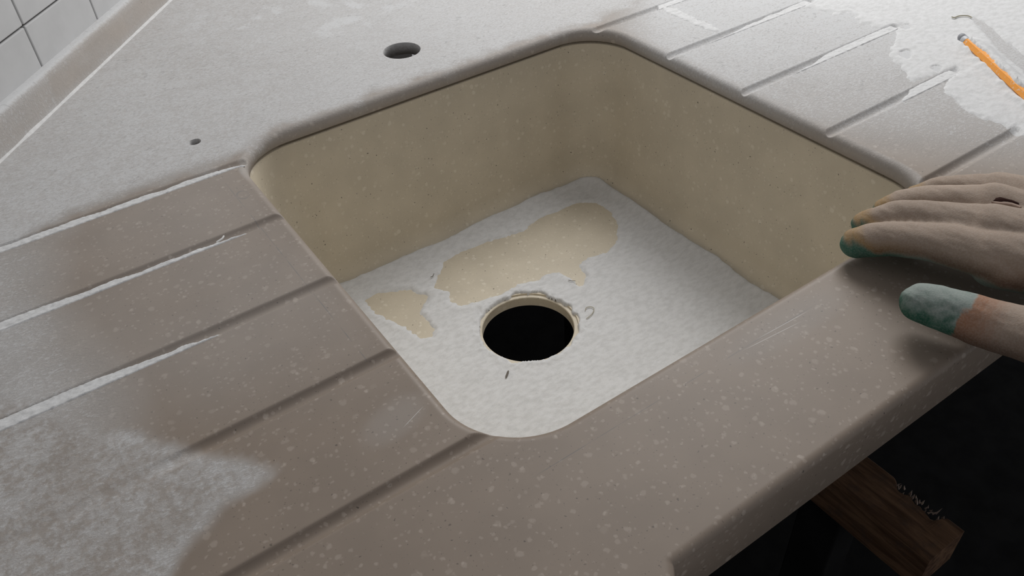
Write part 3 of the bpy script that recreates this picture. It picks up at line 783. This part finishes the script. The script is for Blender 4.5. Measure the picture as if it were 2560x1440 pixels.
# ------------------------------------------------------------------ loose fibres
def tube_path(name, pts, r, mat, parent=None, sides=6):
    pts = [Vector(p) for p in pts]; rings = []
    for i, p in enumerate(pts):
        t = (pts[min(i + 1, len(pts) - 1)] - pts[max(i - 1, 0)]).normalized()
        a = t.cross(Vector((0, 0, 1)));  a = a.normalized() if a.length > 1e-6 else Vector((1, 0, 0)); b = t.cross(a)
        rr = r * (0.55 if i in (0, len(pts) - 1) else 1)
        rings.append(np.array([tuple(p + a * rr * math.cos(k * 2 * math.pi / sides) + b * rr * math.sin(k * 2 * math.pi / sides)) for k in range(sides)]))
    v, f = strip(rings, True); f = [tuple(q) for q in f]
    f.append(tuple(range(sides))); f.append(tuple(len(v) - sides + k for k in range(sides))[::-1])
    return mesh_obj(name, v, f, mat, parent, True)
MAT_FIB = simple('brown_fibre', (0.17, 0.15, 0.13), 0.8, 0.2)
MAT_FIB2 = simple('pale_fibre', (0.42, 0.39, 0.30), 0.8, 0.2)
def fibre(px, z, r, mat, label, lift=0.0008):
    pts = [P(a, b, z) for a, b in px]
    sm = []
    for i in range(len(pts) - 1):
        for f in (0, 0.33, 0.66):
            p0 = pts[max(i - 1, 0)]; p1 = pts[i]; p2 = pts[i + 1]; p3 = pts[min(i + 2, len(pts) - 1)]
            sm.append(0.5 * (2 * p1 + (p2 - p0) * f + (2 * p0 - 5 * p1 + 4 * p2 - p3) * f * f + (3 * p1 - p0 - 3 * p2 + p3) * f ** 3))
    sm.append(pts[-1])
    tag(tube_path('loose_fibre', [tuple(p) for p in sm], r, mat), label, 'fibre', 'loose fibres on the dust')
SD = SINK_Z + 0.0026
fibre([(1463, 776), (1466, 769), (1477, 767), (1485, 771), (1482, 782), (1472, 792), (1465, 797)], SD, 0.00035, MAT_FIB2, 'curled pale brown fibre on the dust right of the drain hole')
fibre([(1265, 943), (1268, 935), (1271, 927)], SD, 0.0009, MAT_FIB, 'short dark straight fibre on the dust in front of the drain hole')
fibre([(1076, 693), (1082, 690), (1085, 683)], SD + 0.001, 0.00035, MAT_FIB, 'tiny dark hooked fibre on the dust at the left tip of the large bare patch')
fibre([(1420, 700), (1430, 702), (1439, 702)], SD, 0.0003, MAT_FIB, 'thin dark fibre on the dust at the right notch of the large bare patch')
fibre([(2379, 42), (2386, 44), (2396, 40), (2410, 39), (2422, 40), (2430, 44)], 0.0022, 0.0006, MAT_FIB2, 'bent thin fibre on the dust beyond the end of the pencil')
fibre([(541, 606), (549, 601), (556, 596), (560, 589)], 0.0002, 0.0007, simple('white_shaving', (0.72, 0.71, 0.69), 0.9, 0.1), 'white curled shaving lying in the second left drainer groove')

# ------------------------------------------------------------------ gloved hand
def build_hand():
    fingers = {
        'index':  ([P(2141, 607, .0135), P(2222, 598, .022), P(2335, 607, .030), P(2480, 640, .036)], [.0098, .0112, .0122, .0145]),
        'middle': ([P(2166, 563, .0150), P(2240, 546, .025), P(2330, 547, .033), P(2478, 572, .041)], [.0095, .0108, .0118, .0145]),
        'ring':   ([P(2215, 528, .0150), P(2275, 508, .024), P(2345, 504, .031), P(2482, 517, .039)], [.0092, .0104, .0113, .0140]),
        'little': ([P(2290, 492, .0140), P(2340, 480, .020), P(2392, 474, .027), P(2492, 480, .034)], [.0084, .0094, .0102, .0125]),
        'thumb':  ([P(2300, 756, .0210), P(2398, 785, .0230), P(2515, 822, .0250), P(2610, 842, .030)], [.0112, .0135, .0150, .0165]),
    }
    wrist = np.array([0.476, 0.085, 0.052]); fore = np.array([0.535, -0.10, 0.105])
    bm = bmesh.new()
    segs = []
    def blob(p0, r0, p1, r1, n=20):
        p0 = Vector(p0); p1 = Vector(p1); ax = p1 - p0; L = ax.length; z = ax / L
        x = z.orthogonal().normalized(); y = z.cross(x); rows = []
        for k in range(9):
            a = -math.pi / 2 + math.pi / 2 * k / 8
            rows.append((p0 + z * (r0 * math.sin(a)), r0 * math.cos(a)))
        for k in range(9):
            a = math.pi / 2 * k / 8
            rows.append((p1 + z * (r1 * math.sin(a)), r1 * math.cos(a)))
        rv = []
        for c, r in rows:
            r = max(r, 1e-5)
            rv.append([bm.verts.new(c + x * r * math.cos(2 * math.pi * j / n) + y * r * math.sin(2 * math.pi * j / n)) for j in range(n)])
        for a, b in zip(rv[:-1], rv[1:]):
            for j in range(n): bm.faces.new((a[j], a[(j + 1) % n], b[(j + 1) % n], b[j]))
        bm.faces.new(rv[0][::-1]); bm.faces.new(rv[-1])
    def curve(pts, rads, sub=5):
        out = []
        for i in range(len(pts) - 1):
            p0 = pts[max(i - 1, 0)]; p1 = pts[i]; p2 = pts[i + 1]; p3 = pts[min(i + 2, len(pts) - 1)]
            for k in range(sub):
                f = k / sub
                out.append((0.5 * (2 * p1 + (p2 - p0) * f + (2 * p0 - 5 * p1 + 4 * p2 - p3) * f * f + (3 * p1 - p0 - 3 * p2 + p3) * f ** 3), rads[i] * (1 - f) + rads[i + 1] * f))
        out.append((pts[-1], rads[-1])); return out
    axes = {}
    for nm, (pts, rads) in fingers.items():
        c = curve(pts, rads); axes[nm] = c
        for (a, ra), (b, rb) in zip(c[:-1], c[1:]): blob(a, ra, b, rb)
    mcps = [fingers[k][0][3] for k in ('index', 'middle', 'ring', 'little')]
    side = np.array([0.9, 0.25, 0.0])
    for k, m in enumerate(mcps):
        w = wrist + side * (-0.016 + 0.011 * k) + np.array([0, 0, 0.002])
        blob(m, (0.0150, 0.0155, 0.0150, 0.0135)[k], w, 0.0195)
        blob(m + np.array([0, -0.004, -0.006]), 0.0130, w + np.array([0, 0, -0.006]), 0.0185)
    for a, b in zip(mcps[:-1], mcps[1:]): blob(a + np.array([0, -0.012, -0.002]), 0.0135, b + np.array([0, -0.012, -0.002]), 0.0130)
    tm = fingers['thumb'][0][3]
    blob(tm, 0.0170, wrist + np.array([-0.014, 0.004, -0.004]), 0.0230)
    for k in range(3): blob(wrist + side * (-0.014 + 0.014 * k), 0.0230, fore + side * (-0.016 + 0.016 * k), 0.030)
    me = bpy.data.meshes.new('hand_raw'); bm.to_mesh(me); bm.free()
    tmp = bpy.data.objects.new('hand_raw', me); col.objects.link(tmp)
    md = tmp.modifiers.new('r', 'REMESH'); md.mode = 'VOXEL'; md.voxel_size = 0.00125
    sm = tmp.modifiers.new('s', 'SMOOTH'); sm.factor = 0.5; sm.iterations = 7
    dg = bpy.context.evaluated_depsgraph_get(); ev = tmp.evaluated_get(dg)
    me2 = bpy.data.meshes.new_from_object(ev)
    bpy.data.objects.remove(tmp)
    nv = len(me2.vertices); co = np.zeros(nv * 3); me2.vertices.foreach_get('co', co); co = co.reshape(-1, 3)
    nr = np.zeros(nv * 3); me2.vertices.foreach_get('normal', nr); nr = nr.reshape(-1, 3)
    # folds of the cloth: creases across the knuckles and long wrinkles
    s = co[:, 0] * 0.25 - co[:, 1] * 0.97
    wr = fbm(co[:, 0] + co[:, 2], co[:, 1] * 0.45, 95, 3, 5) - 0.5
    co = co + nr * (wr * 0.0022)[:, None]
    co[:, 2] = np.where((co[:, 1] > YF - 0.004), np.maximum(co[:, 2], 0.0004), co[:, 2])
    me2.vertices.foreach_set('co', co.ravel()); me2.update()
    # colours of the glove: cloth back, green dipped tips and palm
    best = np.full(nv, 1e9); rel = np.zeros(nv); tpos = np.zeros(nv); isth = np.zeros(nv, bool)
    for nm, c in axes.items():
        acc = 0.0
        for i in range(len(c) - 1):
            a, ra = c[i]; b, rb = c[i + 1]; ab = b - a; L = np.linalg.norm(ab)
            t = np.clip(((co - a) @ ab) / L ** 2, 0 if i else -1, 1)
            q = a + t[:, None] * ab; dd = np.linalg.norm(co - q, axis=1) - ra
            m = dd < best
            best[m] = dd[m]; rel[m] = ((co - q)[m, 2]) / ra; tpos[m] = acc + t[m] * L; isth[m] = nm == 'thumb'
            acc += L
    n1 = fbm(co[:, 0] + 0.7 * co[:, 2], co[:, 1] + 0.5 * co[:, 2], 160, 4, 11); n2 = fbm(co[:, 0] - co[:, 2], co[:, 1] + co[:, 2], 420, 3, 19); n3 = fbm(co[:, 0], co[:, 1] + co[:, 2], 50, 3, 29)
    onf = best < 0.012
    thr = np.where(isth, 2.0 - 3.8 * sstep(0.016, 0.030, tpos - 0.006 * rel + 0.003 * (n1 - 0.5)), 0.45 - 0.85 * sstep(0.002, 0.016, tpos) - 0.25 * sstep(0.02, 0.07, tpos))
    coat = sstep(0.30, -0.18, rel - thr + 0.35 * (n1 - 0.5)) * onf
    palm = sstep(0.1, -0.5, nr[:, 2]) * (co[:, 2] < 0.045) * (~onf)
    coat = np.maximum(coat, palm * 0.8)
    stain = np.where(isth, sstep(0.052, 0.026, tpos) , sstep(0.95, 0.1, rel - thr) * sstep(0.055, 0.012, tpos)) * onf * (1 - coat)
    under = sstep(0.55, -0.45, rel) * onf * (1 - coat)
    cloth = np.array([0.34, 0.265, 0.21])[None] * (0.86 + 0.28 * n3)[:, None]
    warm = np.where(isth[:, None], np.array([0.30, 0.14, 0.075])[None], np.array([0.31, 0.19, 0.065])[None])
    green = np.array([0.020, 0.105, 0.068])[None] * (0.7 + 0.6 * n1)[:, None]
    pale = np.array([0.27, 0.31, 0.285])[None]
    dusty = np.where(isth, sstep(0.30, 0.75, n1 * 0.55 + 0.45 * sstep(-0.6, 0.9, rel) + 0.22 * (n2 - 0.5)), 0.10 + 0.55 * sstep(0.018, 0.040, tpos))
    dusty = np.where(onf, dusty, 0.45)
    gcol = green * (1 - dusty)[:, None] + pale * dusty[:, None]
    c = cloth * (1 - 0.85 * stain)[:, None] + warm * (0.85 * stain)[:, None]
    c = c * (1 - coat)[:, None] + gcol * coat[:, None]
    grime_shade = 0.78 * under + 0.55 * (~onf) * sstep(0.35, -0.35, nr[:, 2]) * (1 - coat)  # shade on the undersides painted into the glove colour, along with brown dirt
    c = c * (1 - grime_shade)[:, None] + np.array([0.115, 0.068, 0.042])[None] * grime_shade[:, None]
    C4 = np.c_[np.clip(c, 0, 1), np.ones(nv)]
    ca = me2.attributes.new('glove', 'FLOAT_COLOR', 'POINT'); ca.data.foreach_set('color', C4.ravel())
    t = NT('knitted_glove'); cc = t.coord()
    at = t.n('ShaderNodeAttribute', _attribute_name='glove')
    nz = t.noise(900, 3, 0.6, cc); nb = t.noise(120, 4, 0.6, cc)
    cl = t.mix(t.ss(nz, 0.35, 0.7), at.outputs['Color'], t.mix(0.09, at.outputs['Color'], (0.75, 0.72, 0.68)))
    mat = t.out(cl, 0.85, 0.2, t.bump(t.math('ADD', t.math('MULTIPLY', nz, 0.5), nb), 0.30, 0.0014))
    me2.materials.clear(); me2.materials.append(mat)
    me2.polygons.foreach_set('use_smooth', np.full(len(me2.polygons), True))
    me2.name = 'person'
    o = bpy.data.objects.new('person', me2); col.objects.link(o)
    tag(o, 'gloved right hand with green dipped fingertips resting on the front rim of the sink', 'person')
    # torn slit in the back of the glove
    bvh = BVHTree.FromPolygons([tuple(v) for v in co], [tuple(p.vertices) for p in me2.polygons])
    def on_hand(px, py):
        org = Vector((0, 0, H_CAM)); d = Vector(tuple(P(px, py, 0.0))) - org
        hit = bvh.ray_cast(org, d.normalized())
        return hit
    up = [(2483, 503), (2490, 495), (2500, 493), (2510, 495), (2520, 498), (2530, 500), (2540, 504), (2548, 508)]
    lo = [(2483, 504), (2490, 505), (2500, 505), (2510, 503), (2520, 504), (2530, 506), (2540, 510), (2548, 512)]
    V = []
    for a, b in zip(up, lo):
        for f, lift in ((0, 0.0), (0.5, 0.0005), (1, 0.0)):
            h = on_hand(a[0] * (1 - f) + b[0] * f, a[1] * (1 - f) + b[1] * f)
            V.append(tuple(h[0] + h[1] * (0.0002 + lift)) if h[0] is not None else (0.47, 0.17, 0.05))
    Fc = []
    for i in range(len(up) - 1):
        for k in range(2): Fc.append((i * 3 + k, i * 3 + k + 1, (i + 1) * 3 + k + 1, (i + 1) * 3 + k))
    tear = mesh_obj('tear', V, Fc, simple('torn_hole', (0.045, 0.022, 0.018), 0.9, 0.1), o, True)
    tear['label'] = 'dark brown torn slit in the back of the glove'
    rim = []
    for a in [(2480, 506), (2490, 509), (2503, 511), (2517, 511), (2530, 513), (2542, 517), (2552, 520)]:
        h = on_hand(*a)
        if h[0] is not None: rim.append(tuple(h[0] + h[1] * 0.0004))
    if len(rim) > 2:
        tube_path('hem', rim, 0.0011, simple('glove_lip', (0.36, 0.27, 0.22), 0.9, 0.1), o)
    return o
build_hand()
